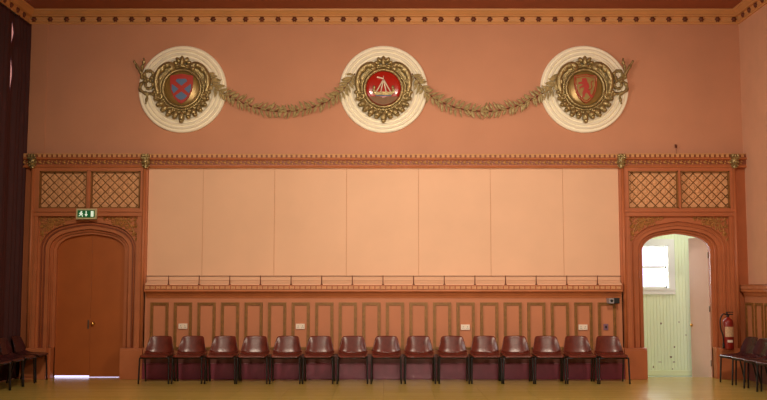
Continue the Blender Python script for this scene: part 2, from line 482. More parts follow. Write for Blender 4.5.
    # slender shafts with capitals
    for xx in (inx, outx):
        MB().tube([(xx, 15.865, .5), (xx, 15.865, 3.49)], .026, n=12).tube([(xx + (.045 if (xx == inx) == (s > 0) else -.045), 15.885, .5), (xx + (.045 if (xx == inx) == (s > 0) else -.045), 15.885, 3.48)], .012, n=8).build('shaft', wm_, t)
        MB().box(xx - (.02 if (xx == inx) == (s > 0) else .07), xx + (.07 if (xx == inx) == (s > 0) else .02), 15.885, YB, .5, 3.48).build('shaft_backing', wm_, t)
        xx = s * (3.955 if xx == inx else 5.84)
        cp = MB().lathe([(.035, 3.46), (.045, 3.475), (.038, 3.49), (.05, 3.52), (.062, 3.56), (.066, 3.575), (.054, 3.585), (.07, 3.60), (.07, 3.62)], (xx, 15.85, 0), 'z', 12)
        cp.box(xx - .072, xx + .072, 15.775, YB - .06, 3.615, 3.64, .005)
        for k in range(7):
            a = PI + k * PI / 6
            cp.ball((xx + .06 * math.cos(a), 15.85 + .06 * math.sin(a), 3.56), .014, .014, .024, n=6, m=4)
            cp.ball((xx + .055 * math.cos(a), 15.85 + .055 * math.sin(a), 3.505), .012, .012, .016, n=6, m=4)
        for k in (-1, 0, 1): cp.ball((xx + k * .045, 15.80, 3.67), .022, .02, .034, n=8, m=5)
        cp.box(xx - .06, xx + .06, 15.80, 15.9, 3.64, 3.70, .01)
        cp.build('capital', 'gold', t)
    # plinth blocks
    for q in (-1, 1):
        pl = MB()
        a, b = X(q * .60), X(q * (.965 if q * s < 0 else 1.03))
        pl.box(a, b, 15.80, YB + .02, 0, .47, .006)
        pl.box(a + q * .0, b, 15.815, YB + .02, .465, .5, .008)
        pl.box(X(q * .57), X(q * .61), 15.93, 16.14, 0, .5, .004)
        pl.build('plinth', wm_, t)
    return t
bl = bay(-1, 'trim_4'); br_ = bay(1, 'trim_5')

# closed double door on the left
d1 = empty('door_1', (-BC, 16.19, 0), 'structure')
for a, b, zb in ((-.60, -.0015, .030), (.0015, .60, .008)):
    lf = MB().box(-BC + a, -BC + b, 16.165 if a < 0 else 16.163, 16.205, zb, 2.47, .003).build('door_leaf', 'door', d1)
    if a > 0:
        MB().lathe([(.03, 0), (.03, -.008), (.012, -.012), (.012, -.035), (.026, -.045), (.03, -.06), (.022, -.075), (.005, -.08)], (-BC + .055, 16.163, .89), 'y', 16).build('door_knob', 'brass', lf)
    else:
        MB().box(-BC - .02, -BC + .012, 16.206, 16.214, .03, 2.47).build('meeting_strip', 'door', lf)
        MB().box(-BC - .045, -BC - .02, 16.156, 16.166, .80, .95, .003).build('lock_plate', 'steel', lf)

# ------------------------------------------------------------------ side room seen through the right doorway
AZ = -.12; AY = 17.8
MB().box(3.4, 7.3, 16.22, AY + .3, AZ - .1, AZ).build('floor_annex', 'annexfloor', kind='structure')
MB().box(3.4, 7.3, 16.25, AY + .3, 3.05, 3.15).build('ceiling_annex', 'white', kind='structure')
wx0, wx1, wz0, wz1 = 4.74, 5.26, 1.47, 2.26
wa = MB()
x = 3.4
segs = []
while x < 7.2:
    segs.append((x, x + .058)); x += .0605
for a, b in segs:
    if b <= wx0 or a >= wx1: wa.box(a, b, AY, AY + .04, AZ, 3.05, .004)
    else:
        wa.box(a, b, AY, AY + .04, AZ, wz0, .004); wa.box(a, b, AY, AY + .04, wz1, 3.05, .004)
wa.box(3.4, wx0, AY + .012, AY + .2, AZ, 3.05); wa.box(wx1, 7.3, AY + .012, AY + .2, AZ, 3.05)
wa.box(wx0, wx1, AY + .012, AY + .2, AZ, wz0); wa.box(wx0, wx1, AY + .012, AY + .2, wz1, 3.05)
wab = wa.build('wall_annex_back', 'match', kind='structure')
for px, py, a, b in ((661, 323.5, .016, .03), (674.5, 347, .02, .02), (671, 357, .03, .02), (674, 362, .03, .012), (660, 362, .05, .006), (653.5, 367, .012, .03), (686, 335, .014, .014), (679, 322, .012, .016), (672.5, 369, .014, .012)):
    cx_, cz_ = W(px, py, AY - .003)
    MB().slab([(cx_ + a * .75 * math.cos(k * PI / 4) * (1 + .25 * math.sin(k * 3.1 + px)), cz_ + b * .75 * math.sin(k * PI / 4)) for k in range(8)], AY - .003, AY + .002).build('scuff_mark', 'boss', wab)
MB().box(3.3, 3.4, 16.25, AY + .3, AZ, 3.05).build('wall_annex_left', 'greenw', kind='structure')
MB().box(7.2, 7.3, 16.25, AY + .3, AZ, 3.05).build('wall_annex_right', 'greenw', kind='structure')
MB().box(3.4, 7.2, AY - .02, AY, AZ, AZ + .09, .004).build('baseboard_annex', 'greenw', kind='structure')
MB().box(3.4, 7.2, 16.2, 16.26, AZ - .1, -.002).build('trim_6', 'annexfloor', kind='structure')
w2 = empty('window_2', ((wx0 + wx1) / 2, AY, wz0), 'structure')
fr = MB()
for a, b, c, d in ((wx0 - .12, wx0, wz0, wz1), (wx1, wx1 + .12, wz0, wz1), (wx0 - .12, wx1 + .12, wz1, wz1 + .12), (wx0 - .12, wx1 + .12, wz0 - .11, wz0 - .03)):
    fr.box(a, b, AY - .035, AY + .02, c, d)
for a, b, c, d in ((wx0 - .005, wx0 + .01, wz0, wz1), (wx1 - .01, wx1 + .005, wz0, wz1), (wx0, wx1, wz1 - .01, wz1 + .005)):
    fr.box(a, b, AY - .02, AY + .2, c, d)
fr.box(wx0 - .12, wx1 + .125, AY - .05, AY + .2, wz0 - .03, wz0)
fr.build('window_frame', 'white', w2)
sa = MB()
for a, b, c, d in ((wx0, wx0 + .03, wz0, wz1), (wx1 - .03, wx1, wz0, wz1), (wx0, wx1, wz0, wz0 + .035), (wx0, wx1, wz1 - .03, wz1), (wx0, wx1, 1.84, 1.88)):
    sa.box(a, b, AY + .06, AY + .09, c, d)
sa.build('sash', 'white', w2)
MB().box(wx0 + .02, wx1 - .02, AY + .072, AY + .078, wz0 + .02, wz1 - .02).build('pane', 'glass', w2)
# open pink leaf
d2 = empty('door_2', (BC + .565, 16.19, AZ), 'structure')
lf = MB().box(-.575, 0, 0, .042, .005, 2.46, .003)
lo = lf.build('door_leaf', 'pink', d2, local=True)
kb = MB()
for q in (-1, 1):
    kb.lathe([(.028, 0), (.028, q * -.008), (.011, q * -.012), (.011, q * -.03), (.026, q * -.04), (.03, q * -.055), (.022, q * -.07), (.005, q * -.075)], (-.53, .042 if q > 0 else .0, .96), 'y', 16)
kb.build('door_knob', 'brass', lo, local=True)
hg = MB()
for z in (.3, 1.2, 2.1): hg.tube([(0.002, .0, z), (0.002, .0, z + .1)], .008, n=8)
hg.build('hinge', 'steel', lo, local=True)
d2.rotation_euler = (0, 0, math.radians(-75))

# ------------------------------------------------------------------ panelled dado of the end wall
da = empty('trim_7', (0, 15.9, 0), 'structure')
dk = MB().box(-3.95, 3.95, 15.90, YB, .40, 1.42).build('dado_backing', 'panel', da)
cap = [(0, 1.32), (.12, 1.32), (.13, 1.345), (.15, 1.36), (.17, 1.40), (.235, 1.415), (.25, 1.43), (.25, 1.455), (.225, 1.46), (.225, 1.515), (.245, 1.52), (.245, 1.532), (.0, 1.535)]
run_profile(MB(), cap, [(-3.905, YB, 0, -1), (3.905, YB, 0, -1)]).build('cap_moulding', 'wood', da)
run_profile(MB(), [(0, 1.53), (.21, 1.53), (.205, 1.55), (.14, 1.57), (.07, 1.61), (.035, 1.655), (.03, 1.67), (0, 1.67)], [(-3.905, YB, 0, -1), (3.905, YB, 0, -1)]).build('cove', 'peach', da)
MB().box(-3.90, 3.90, YB - .234, YB - .2, 1.462, 1.514).build('dentil_backing', 'wood_r', da)
dn = MB(); x = -3.89
while x < 3.83:
    dn.box(x, x + .062, YB - .256, YB - .232, 1.464, 1.474); dn.box(x, x + .062, YB - .256, YB - .232, 1.502, 1.512)
    dn.box(x + .008, x + .054, YB - .25, YB - .232, 1.480, 1.496)
    dn.box(x, x + .006, YB - .256, YB - .232, 1.474, 1.502); dn.box(x + .056, x + .062, YB - .256, YB - .232, 1.474, 1.502)
    x += .0875
dn.build('dentil', 'latt', da)
def frame_moulding(mb, x0, x1, z0, z1, y, wd=.05, dp=.034):
    for a, b, e in ((0, wd, dp * .4), (wd * .08, wd * .36, dp), (wd * .6, wd * .86, dp * .8)):
        mb.box(x0 + a, x0 + b, y - e, y, z0 + a, z1 - a); mb.box(x1 - b, x1 - a, y - e, y, z0 + a, z1 - a)
        mb.box(x0 + b, x1 - b, y - e, y, z1 - b, z1 - a); mb.box(x0 + b, x1 - b, y - e, y, z0 + a, z0 + b)
    return mb
xa = W(150.6, 303, 15.9)[0]; xz = W(615.8, 303, 15.9)[0]; wp = .300; st_ = (xz - wp - xa) / 19
for i in range(20):
    x0 = xa + st_ * i
    frame_moulding(MB(), x0, x0 + wp, .47, 1.245, 15.90).build('panel_moulding', 'gilt', da)
MB().box(-3.95, 3.95, 15.86, YB, .25, .40, .006).build('lower_rail', 'skirt2', da)  # shade under the chair seats is put into this rail's duller colour
MB().box(-3.95, 3.95, 15.84, YB, 0, .235, .004).box(-3.95, 3.95, 15.825, YB, .235, .255, .006).build('skirting', 'skirt', da)

# thin handrail above the dado
gr = empty('guard_rail', (0, 15.78, 1.53)); tag(gr, 'thin metal rail on small upright posts along the top of the panelled dado', 'rail')
MB().tube([(-3.90, 15.79, 1.675), (3.90, 15.79, 1.675)], .0065, n=8).build('rod', 'boss', gr)
p0, p1 = W(168.5, 280, 15.79)[0], W(597.5, 280, 15.79)[0]
for i in range(15):
    x = p0 + (p1 - p0) * i / 14
    MB().tube([(x, 15.79, 1.535), (x, 15.79, 1.685)], .008, n=8).lathe([(.018, 1.532), (.018, 1.545), (.008, 1.55)], (x, 15.79, 0), 'z', 10).build('post', 'boss', gr)

# dado on the right wall
dr = empty('trim_8', (WX, 14.5, 0), 'structure')
MB().box(WX - .08, WX, 12, 15.94, .4, 1.42).build('dado_backing', 'panel', dr)
capr = [(p, z) for p, z in cap if z < 1.56] + [(0, 1.54)]
capr = [(p * .62, z) for p, z in capr]
run_profile(MB(), capr, [(WX, 12, -1, 0), (WX, 15.94, -1, 0)]).build('cap_moulding', 'wood', dr)
dn = MB(); y = 12.02
while y < 15.9: dn.box(WX - .162, WX - .14, y, y + .03, 1.47, 1.51); y += .06
dn.build('dentil', 'panel', dr)
for i in range(9):
    y1 = 15.86 - i * .39; y0 = y1 - .31
    mb = MB(); X0 = WX - .08
    for e, a, b in ((.012, 0, .042), (.022, .01, .032)):
        mb.box(X0 - e, X0, y0 + a, y0 + b, .47 + a, 1.245 - a); mb.box(X0 - e, X0, y1 - b, y1 - a, .47 + a, 1.245 - a)
        mb.box(X0 - e, X0, y0 + b, y1 - b, 1.245 - b, 1.245 - a); mb.box(X0 - e, X0, y0 + b, y1 - b, .47 + a, .47 + b)
    mb.build('panel_moulding', 'gilt', dr)
MB().box(WX - .13, WX, 12, 15.94, 0, .25, .005).box(WX - .11, WX, 12, 15.94, .25, .40, .005).build('skirting', 'skirt2', dr)

# ------------------------------------------------------------------ curtains on the left
def curtain(name, y0, y1, label, edge_gap=0, ph=0.):
    root = empty(name, (-5.99, (y0 + y1) / 2, 0)); tag(root, label, 'curtain', 'maroon curtains on the left wall')
    nY = max(24, int((y1 - y0) / .012)); zs = [.03, .5, 1.0, 1.6, 2.2, 2.8, 3.4, 4.0, 4.3, 4.6, 4.8, 4.9, 5.0, 5.1, 5.2, 5.3, 5.35, 5.4, 5.5, 5.6, 5.7, 5.78, 5.85, 5.92]
    vs = []; fs = []
    for z in zs:
        sw = 1 - .35 * (z / 6)
        g = edge_gap * (math.exp(-((z - 5.60) / .13) ** 2) * 1.0 + math.exp(-((z - 4.93) / .2) ** 2) * .9)
        for i in range(nY + 1):
            t = i / nY; y = y0 + (y1 - y0) * t
            if edge_gap: y = y0 + g + (y1 - y0 - g) * t
            dmp = min(1, .1 + abs(y - 15.17) / .22)
            x = -5.995 + dmp * (.042 * math.sin(t * (y1 - y0) * 2 * PI / .17 + ph + .25 * math.sin(z)) + .008 * math.sin(t * 17 + z * .6))
            vs.append((x, y, z))
    for r in range(len(zs) - 1):
        for i in range(nY):
            a = r * (nY + 1) + i; fs.append((a, a + 1, a + nY + 2, a + nY + 1))
    o = MB().add(vs, fs, True).build('drape', 'curtain', root)
    sd = o.modifiers.new('thickness', 'SOLIDIFY'); sd.thickness = .006
    MB().tube([(-5.995, y0, 5.925), (-5.995, y1, 5.925)], .014, n=8).build('curtain_track', 'blackp', root)
    return root
curtain('curtain', 15.171, 15.93, 'dark maroon velvet curtain hanging closest to the end wall, beside the closed double door', .10)
curtain('curtain', 12.6, 15.17, 'wide dark maroon velvet curtain at the left edge, nearer side of the light slit', 0, 1.)

# ------------------------------------------------------------------ plaster roundels with arms
PXM = .01705
def blobpath(mb, pts, r0, r1, y, flat=1.0):
    P = spline([(a, 0, b) for a, b in pts], 5); n = len(P)
    mb.tube([(p.x, y, p.z) for p in P], [r0 + (r1 - r0) * i / (n - 1) for i in range(n)], n=8)
    return mb
def medallion(cx, cz, label, kind):
    Y = YB
    root = empty('coat_of_arms_roundel', (cx, Y, cz)); tag(root, label, 'wall ornament', 'heraldic roundels high on the end wall')
    R = .745
    pr = [(R, 0), (R, -.03), (R - .012, -.045), (R - .03, -.045), (R - .045, -.022), (R - .058, -.022), (R - .06, -.06), (R - .085, -.065), (R - .10, -.04), (R - .105, -.015),
          (R - .12, -.015), (R - .122, -.055), (R - .15, -.06), (R - .165, -.04), (R - .17, -.012), (R - .188, -.012), (R - .19, -.05), (R - .215, -.055), (R - .23, -.03), (R - .235, -.02),
          (R - .27, -.02), (R - .275, -.035), (R - .295, -.035), (R - .30, -.02), (.05, -.02)]
    MB().lathe(pr, (cx, Y, cz), 'y', 72).build('backing_disc', 'cream', root)
    u = PXM
    def P(a, b): return (cx + a * u, cz + b * u)
    # pierced frame plate
    pts = []
    for k in range(72):
        a = 2 * PI * k / 72; r = 24 + 1.0 * math.sin(a * 9) + 2.2 * abs(math.cos(a)) ** 2
        pts.append(P(r * math.cos(a), r * math.sin(a)))
    MB().slab(pts, Y - .075, Y - .02).build('frame_plate', 'gold', root)
    ring = MB()
    for rr, tr, yy in ((18.6, 1.5, .10), (21.3, 1.0, .09)):
        P_ = [(cx + rr * u * math.cos(2 * PI * k / 48), Y - yy, cz + rr * u * math.sin(2 * PI * k / 48)) for k in range(49)]
        ring.tube(P_, tr * u, n=8, cap=False)
    ring.build('frame_ring', 'gold', root)
    fieldm = 'hredd' if kind == 'ship' else 'olive'
    fd = MB().lathe([(18.3 * u, -.07), (17.5 * u, -.085), (14 * u, -.10), (9 * u, -.112), (4.5 * u, -.118), (.3 * u, -.12)], (cx, Y, cz), 'y', 40).build('shield_field', fieldm, root)
    # scrolls
    for s in (-1, 1):
        sc = MB(); blobpath(sc, [P(s * a, b) for a, b in ((24, -4), (25.5, 4), (25, 12), (21.5, 19), (16, 23), (11.5, 23.5), (9.5, 20.5), (12, 18.5))], 2.6 * u, 3.6 * u, Y - .10)
        sc.ball((P(s * 15, 23)[0], Y - .115, P(0, 23)[1]), 4.2 * u, 2.6 * u, 3.3 * u, rot=s * .5, n=10, m=8)
        sc.ball((P(s * 20, 19)[0], Y - .11, P(0, 19)[1]), 3.2 * u, 2.4 * u, 4.2 * u, rot=s * -.7, n=10, m=8)
        sc.build('scroll', 'gold', root)
        sc = MB(); blobpath(sc, [P(s * a, b) for a, b in ((24, 0), (26, -5), (24, -9.5), (20.5, -10), (19.5, -7), (22, -5.5))], 1.6 * u, 1.5 * u, Y - .10)
        sc.ball((P(s * 23.6, 7)[0], Y - .12, P(0, 7)[1]), 1.6 * u, 1.6 * u, 4 * u, n=8, m=6)
        sc.build('scroll', 'gold', root)
    # crown ornament
    cr = MB(); cr.ball((P(0, 0)[0], Y - .12, P(0, 27)[1]), 2.4 * u, 2.4 * u, 5.5 * u, n=10, m=8)
    for s in (-1, 1):
        cr.ball((P(s * 4, 0)[0], Y - .11, P(0, 28)[1]), 2.2 * u, 2.0 * u, 3.4 * u, rot=s * .6, n=8, m=6)
        cr.ball((P(s * 6.6, 0)[0], Y - .10, P(0, 25.5)[1]), 1.9 * u, 1.7 * u, 2.8 * u, rot=s * 1.1, n=8, m=6)
        cr.ball((P(s * 5, 0)[0], Y - .10, P(0, 22.5)[1]), 3.2 * u, 1.6 * u, 1.5 * u, n=8, m=6)
    cr.ball((P(0, 0)[0], Y - .11, P(0, 22)[1]), 5 * u, 2 * u, 1.6 * u, n=10, m=6)
    cr.build('crown_ornament', 'gold', root)
    # acanthus leaves round the lower half
    for k in range(13):
        t = (k - 6) / 6
        a = -PI / 2 + t * 1.38
        r = 21.8 + 1.8 * (1 - abs(t)) ; L = 6.2 + 2.0 * (1 - abs(t)) * (1 if k % 2 == 0 else .5) + (2 if k == 6 else 0)
        lx, lz = P(r * math.cos(a), r * math.sin(a))
        lm = MB()
        tilt = a + t * .25
        ex, ez = lx + math.cos(tilt) * L * .5 * u, lz + math.sin(tilt) * L * .5 * u
        lm.ball((ex, Y - .085, ez), L * .6 * u, 2.4 * u, 3.0 * u, rot=-tilt, n=10, m=8)
        lm.ball((ex + math.cos(tilt) * L * .38 * u, Y - .105, ez + math.sin(tilt) * L * .38 * u), 2.3 * u, 2.2 * u, 2.3 * u, n=8, m=6)
        for q in (-1, 1):
            lm.ball((lx - math.sin(tilt) * q * 1.9 * u, Y - .08, lz + math.cos(tilt) * q * 2.6 * u), 2.6 * u, 1.8 * u, 1.5 * u, rot=-(tilt + q * .5), n=6, m=5)
        lm.build('acanthus_leaf', 'gold', root)
    y0, y1 = Y - .132, Y - .105
    shp = lambda k, dx=0, dz=0: [P(dx + a * k, dz + b * k) for a, b in ((-11.3, 11), (-6, 11.6), (0, 12.6), (6, 11.6), (11.3, 11), (11.2, 3), (10, -3), (7.2, -8.5), (3.5, -12), (0, -14), (-3.5, -12), (-7.2, -8.5), (-10, -3), (-11.2, 3))]
    if kind != 'ship': shp0 = shp; shp = lambda k: [(x, cz + (z - cz) * 1.12) for x, z in shp0(k)]
    if kind == 'saltire':
        sh = MB().slab(shp(1.0), y0, y1).build('shield', 'hred', fd)
        q = MB()
        for pl in ([(-5.8, 6.8), (0, 2.2), (5.8, 6.8), (4.4, 9), (-4.4, 9)], [(-9.4, 4), (-2.8, -1), (-7.6, -5.6), (-9.6, -1)], [(9.4, 4), (2.8, -1), (7.6, -5.6), (9.6, -1)], [(0, -3.6), (6, -8), (3.4, -10.6), (0, -12.2), (-3.4, -10.6), (-6, -8)]):
            q.slab([P(a, b) for a, b in pl], y0 - .006, y0 + .004)
        q.build('blue_quarter', 'hblue', sh)
    elif kind == 'lion':
        sh = MB().slab(shp(1.0), y0, y1).build('shield', 'olive', fd)
        bd = MB()
        for kk in (.96, .84):
            o_ = shp(kk); bd.tube([(x, y0 - .003, z) for x, z in o_ + o_[:1]], .45 * u, n=5, cap=False)
        bd.build('border', 'hred', sh)
        ln = MB()
        ln.slab([P(a * 1.4 - .4, b * 1.4 - .2) for a, b in ((-2.6, 6.2), (-1.6, 7.2), (-.8, 6.8), (.2, 7.4), (1.2, 6.2), (1.4, 4.6), (2.6, 2.6), (2.8, .6), (2.0, -1), (3.6, -2.2), (3.2, -4), (4.6, -5), (5.4, -6.8), (4, -6.6), (2.6, -5.6), (1.6, -4), (.6, -3.2), (-.4, -4.6), (-.6, -6.4), (-2.6, -6.8), (-1.9, -5.4), (-2.2, -3.4), (-1.2, -1.2), (-1, .6), (-2.8, .2), (-4.2, -1.2), (-4.2, .6), (-2.8, 1.6), (-1.4, 2.4), (-3, 3), (-5, 2.6), (-4.6, 4.2), (-2.6, 4.4), (-2.2, 5.2))], y0 - .01, y0 + .003)
        ln.tube([(a, y0 - .006, b) for a, b in (P(2.8, -1.5), P(5.0, -1.5), P(6.2, 1.2), P(5.2, 3.6), P(6.0, 6), P(7.4, 7))], .42 * u, n=6)
        ln.build('lion', 'hred', sh)
    else:
        sb = MB()
        n_ = 14; pts = [P(16.6 * math.cos(a), 16.6 * math.sin(a)) for a in [math.radians(-150 + 120 * k / n_) for k in range(n_ + 1)]]
        sb.slab(pts, y0 + .02, Y - .085).build('ground', 'olived', fd)
        hl = MB().slab([P(a * 1.2, b) for a, b in ((-9, -1), (-8.5, -5), (-6.5, -7), (6.5, -7), (8.8, -5), (9.6, -.8), (8.2, -2.6), (5, -3.8), (-5, -3.8), (-7.6, -2.8))], y0 - .004, y1)
        for s in (-1, 1):
            for (ax, az) in ((9.6, -1.8), (9.2, 0.6)): hl.ball((P(s * ax, 0)[0], y0, P(0, az)[1]), 1.4 * u, .8 * u, 1.9 * u, n=8, m=6)
        hl.build('ship_hull', 'gold', fd)
        dt = MB().slab([P(a, b) for a, b in ((-8, -7.2), (8, -7.2), (7.4, -8), (-7.4, -8))], y0 - .003, y1 + .01)
        pass; dt.build('waterline', 'hblue', fd)
        rg = MB()
        for xx in (-7, -2.6, 2.6, 7): rg.tube([(P(0, 0)[0], y0 - .008, P(0, 8.5)[1]), (P(xx, 0)[0], y0 - .008, P(0, -4)[1])], .6 * u, n=6)
        rg.build('sail_stay', 'hwhite', fd)
        fl = MB().slab([P(a, b) for a, b in ((-.2, 9.8), (-6.2, 11.4), (-6.6, 10.4), (-4, 9.6), (-.2, 8.8))], y0 - .006, y1 + .01)
        fl.tube([(P(0, 0)[0], y0 - .003, P(0, 6)[1]), (P(0, 0)[0], y0 - .003, P(0, 12)[1])], .3 * u, n=6)
        fl.build('pennant', 'hwhite', fd)
    return root
mz = W(383, 89, 15.96)[1]
XM = W(584.5, 89, 15.96)[0]
medallion(-XM, mz, 'cream roundel with blue quartered red shield, a gilt bow on its left side', 'saltire')
medallion(0, mz, 'cream roundel with a gold ship on a bright red field, between the two garlands', 'ship')
medallion(XM, mz, 'cream roundel with a red rampant lion on an olive shield', 'lion')

# garlands
def garland(pts, label, seed):
    rnd = random.Random(seed)
    Y = YB - .05
    P = spline([(W(a, b, Y)[0], 0, W(a, b, Y)[1]) for a, b in pts], 14)
    dense = []
    for p in P:
        r = math.hypot(abs(p.x) if abs(p.x) < XM / 2 else abs(p.x) - XM, p.z - mz)
        dense.append(Vector((p.x, Y - (.03 if r < .8 else 0), p.z)))
    mid = dense[len(dense) // 2]
    root = empty('leaf_garland', (mid.x, YB, mid.z)); tag(root, label, 'garland', 'gilt leaf garlands between the roundels')
    MB().tube([(p.x, p.y, p.z) for p in dense], .011, n=6).build('stem', 'boss', root)
    lv = MB(); N = 50; half = .5
    tot = len(dense) - 1
    for i in range(N):
        t = (i + .5) / N * tot; k = int(t); p = dense[k].lerp(dense[min(k + 1, tot)], t - k)
        d = dense[min(k + 1, tot)] - dense[max(k - 1, 0)]; a = math.atan2(d.z, d.x)
        if i > N * half: a += PI
        for q in (-1, 1):
            L = rnd.uniform(.125, .175)
            aa = a + q * rnd.uniform(.75, 1.35)
            lv.leafshape((p.x + rnd.uniform(-.008, .008), p.z + rnd.uniform(-.008, .008)), aa, L, rnd.uniform(.036, .052), .02, p.y, rnd.uniform(-.005, .035))
        if i % 2: lv.leafshape((p.x, p.z), a + rnd.uniform(-.3, .3), .10, .04, .02, p.y - .012, .01)
    lv.build('leaves', 'leaf', root)
gp = [(208, 73), (212, 82), (217, 89), (228, 95.5), (241, 102), (258, 108), (276, 111), (294, 110.5), (311, 107.5), (329, 100.5), (340, 93), (348, 83.5), (355, 74)]
garland(gp, 'gilt leaf garland hanging between the blue quartered shield roundel and the ship roundel', 3)
garland([(766 - a + 1, b) for a, b in gp], 'gilt leaf garland hanging between the ship roundel and the lion roundel', 4)

# ribbon bows
def bow(s, label):
    Y = YB - .065
    cx = s * XM
    def Q(zx, zy):  # photo coordinates read off the left bow, mirrored for the right
        x, z = W(zx, zy, Y); return (x, z) if s < 0 else (-x, z)
    k = Q(148, 80)
    root = empty('ribbon_bow', (k[0], YB, k[1])); tag(root, label, 'wall ornament', 'gilt ribbon bows at the outer roundels')
    def rib(name, pts, r):
        P = spline([(Q(a, b)[0], 0, Q(a, b)[1]) for a, b in pts], 6); n = len(P)
        mb = MB(); mb.tube([(p.x, Y - .008 * math.sin(i * .9), p.z) for i, p in enumerate(P)], [r * (1 + .25 * math.sin(i * 1.1)) * (1 if 2 < i < n - 3 else .65) for i in range(n)], n=7, flat=1.0)
        mb.build(name, 'gold', root)
    rib('bow_loop', [(148, 79.5), (144.5, 76), (146, 71.5), (150, 71), (153, 73.5), (151.5, 78), (148, 79.5)], .030)
    rib('bow_loop', [(148, 80), (145.5, 84), (147, 88), (151, 88), (153, 84.5), (150.5, 81), (148, 80)], .028)
    rib('ribbon_tail', [(147, 79), (142, 78), (141, 73), (137.5, 67), (134, 61)], .026)
    rib('ribbon_tail', [(142, 76), (142, 68), (143.5, 63), (144, 58.5)], .022)
    rib('ribbon_tail', [(147, 80), (142, 83), (140, 89), (145, 93), (153, 94), (158, 99)], .030)
    rib('ribbon_tail', [(147, 93), (147, 98), (145.5, 104)], .022)
    rib('ribbon_tail', [(150, 80), (155, 78), (161, 73.5)], .024)
    MB().ball((k[0], Y - .02, k[1]), .035, .03, .032, n=10, m=8).build('knot', 'gold', root)
bow(-1, 'gilt ribbon bow on the outer edge of the blue quartered shield roundel')
bow(1, 'gilt ribbon bow on the outer edge of the red lion roundel')

# ------------------------------------------------------------------ chairs
def make_chair(label, group, smat, name='stacking_chair', narrow=False):
    root = empty(name, (0, 0, 0)); tag(root, label, 'chair', group)
    # shell profile rows: (y, z, halfwidth, edge lift, edge forward)
    seat = [(-.232, .404, .185, 0, 0), (-.236, .416, .205, 0, 0), (-.228, .430, .214, .001, 0), (-.19, .437, .222, .005, 0), (-.11, .433, .228, .012, 0), (-.02, .426, .230, .020, 0), (.07, .422, .230, .030, 0), (.13, .425, .230, .045, .005), (.165, .437, .230, .045, .015), (.186, .458, .228, .04, .03)]
    back = [(.182, .452, .228, .04, .03), (.196, .478, .227, .028, .042), (.207, .52, .222, .014, .05), (.219, .57, .213, .003, .052), (.231, .62, .202, .0, .048), (.242, .665, .192, -.001, .04), (.250, .70, .184, -.002, .032), (.254, .720, .179, -.004, .028), (.256, .732, .172, -.007, .024), (.260, .737, .162, -.008, .02), (.266, .738, .155, -.008, .018)]
    back = [(a, b - max(0, b - .47) * .11, c, d, e) for a, b, c, d, e in back]
    if narrow: seat = [(a, b, c * .94, d, e) for a, b, c, d, e in seat]; back = [(a, b, c * .94, d, e) for a, b, c, d, e in back]
    wk = .94 if narrow else 1
    def sheet(rows, name):
        nu = 16; vs = []; fs = []
        for y, z, hw, lift, fwd in rows:
            for i in range(nu + 1):
                u = -1 + 2 * i / nu
                e = abs(u) ** 3
                vs.append((hw * u, y - fwd * e, z + lift * e))
        for r in range(len(rows) - 1):
            for i in range(nu):
                a = r * (nu + 1) + i; fs.append((a, a + 1, a + nu + 2, a + nu + 1))
        o = MB().add(vs, fs, True).build(name, smat, root, local=True)
        m = o.modifiers.new('thickness', 'SOLIDIFY'); m.thickness = .012; m.offset = 1
        m2 = o.modifiers.new('smooth', 'SUBSURF'); m2.levels = 1; m2.render_levels = 1
        return o
    sheet(seat, 'seat'); sheet(back, 'backrest')
    fr = MB()
    for s in (-1, 1): fr.tube([(s * .224 * wk, -.185, .398), (s * .226 * wk, .0, .398), (s * .224 * wk, .15, .40)], .011, n=8)
    fr.tube([(-.224 * wk, -.185, .395), (.224 * wk, -.185, .395)], .011, n=8)
    fr.tube([(-.224 * wk, .13, .392), (.224 * wk, .13, .392)], .011, n=8)
    fr.build('under_frame', 'black', root, local=True)
    for s in (-1, 1):
        for ya, yb, sp in ((-.185, -.205, .234), (.13, .225, .232)):
            MB().tube(spline([(s * .218 * wk, ya, .396), (s * .226 * wk, ya + (yb - ya) * .06, .385), (s * .229 * wk, ya + (yb - ya) * .3, .28), (s * sp * wk, yb, .0)], 4), .013, n=8).build('leg', 'black', root, local=True)
    return root
row = [161, 192.9, 225, 256, 288, 320, 353.2, 386.3, 418.9, 452, 484, 514.6, 545.4, 576.2, 607.2]
ordn = ['first', 'second', 'third', 'fourth', 'fifth', 'sixth', 'seventh', 'eighth', 'ninth', 'tenth', 'eleventh', 'twelfth', 'thirteenth', 'fourteenth', 'fifteenth']
G1 = 'maroon chairs in a row along the end wall'
proto = make_chair('', G1, 'shell')
for i, px in enumerate(row):
    c = proto if i == 0 else copy_tree(proto)
    c.location = (W(px, 345, 15.53)[0], 15.29 + random.uniform(-.015, .015), 0)
    c.rotation_euler = (0, 0, math.radians(random.uniform(-1.2, 1.2)))
    if i == 0: lab = 'maroon chair at the left end of the row, next to the closed door bay'
    elif i == 14: lab = 'maroon chair at the right end of the row, next to the open doorway'
    elif i == 7: lab = 'maroon chair in the exact middle of the row, eighth from either end'
    elif i < 7: lab = 'maroon chair in the row under the dado, %s from the left end' % ordn[i]
    else: lab = 'maroon chair in the row under the dado, %s from the right end' % ordn[14 - i]
    c['label'] = lab
G2 = 'dark chairs along the right wall'
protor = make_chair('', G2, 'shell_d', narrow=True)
rl = ['right beside the fire extinguisher', 'second from the fire extinguisher', 'third from the fire extinguisher', 'fourth from the fire extinguisher', 'nearest the viewer']
for i, (y, xf) in enumerate(((15.16, 5.33), (14.70, 5.35), (14.24, 5.36), (13.78, 5.37), (13.32, 5.38))):
    c = protor if i == 0 else copy_tree(protor)
    c.location = (xf + .24, y + .03, 0); c.rotation_euler = (0, 0, math.radians(-79 + random.uniform(-2, 2)))
    c['label'] = 'dark maroon chair along the right wall, ' + rl[i]
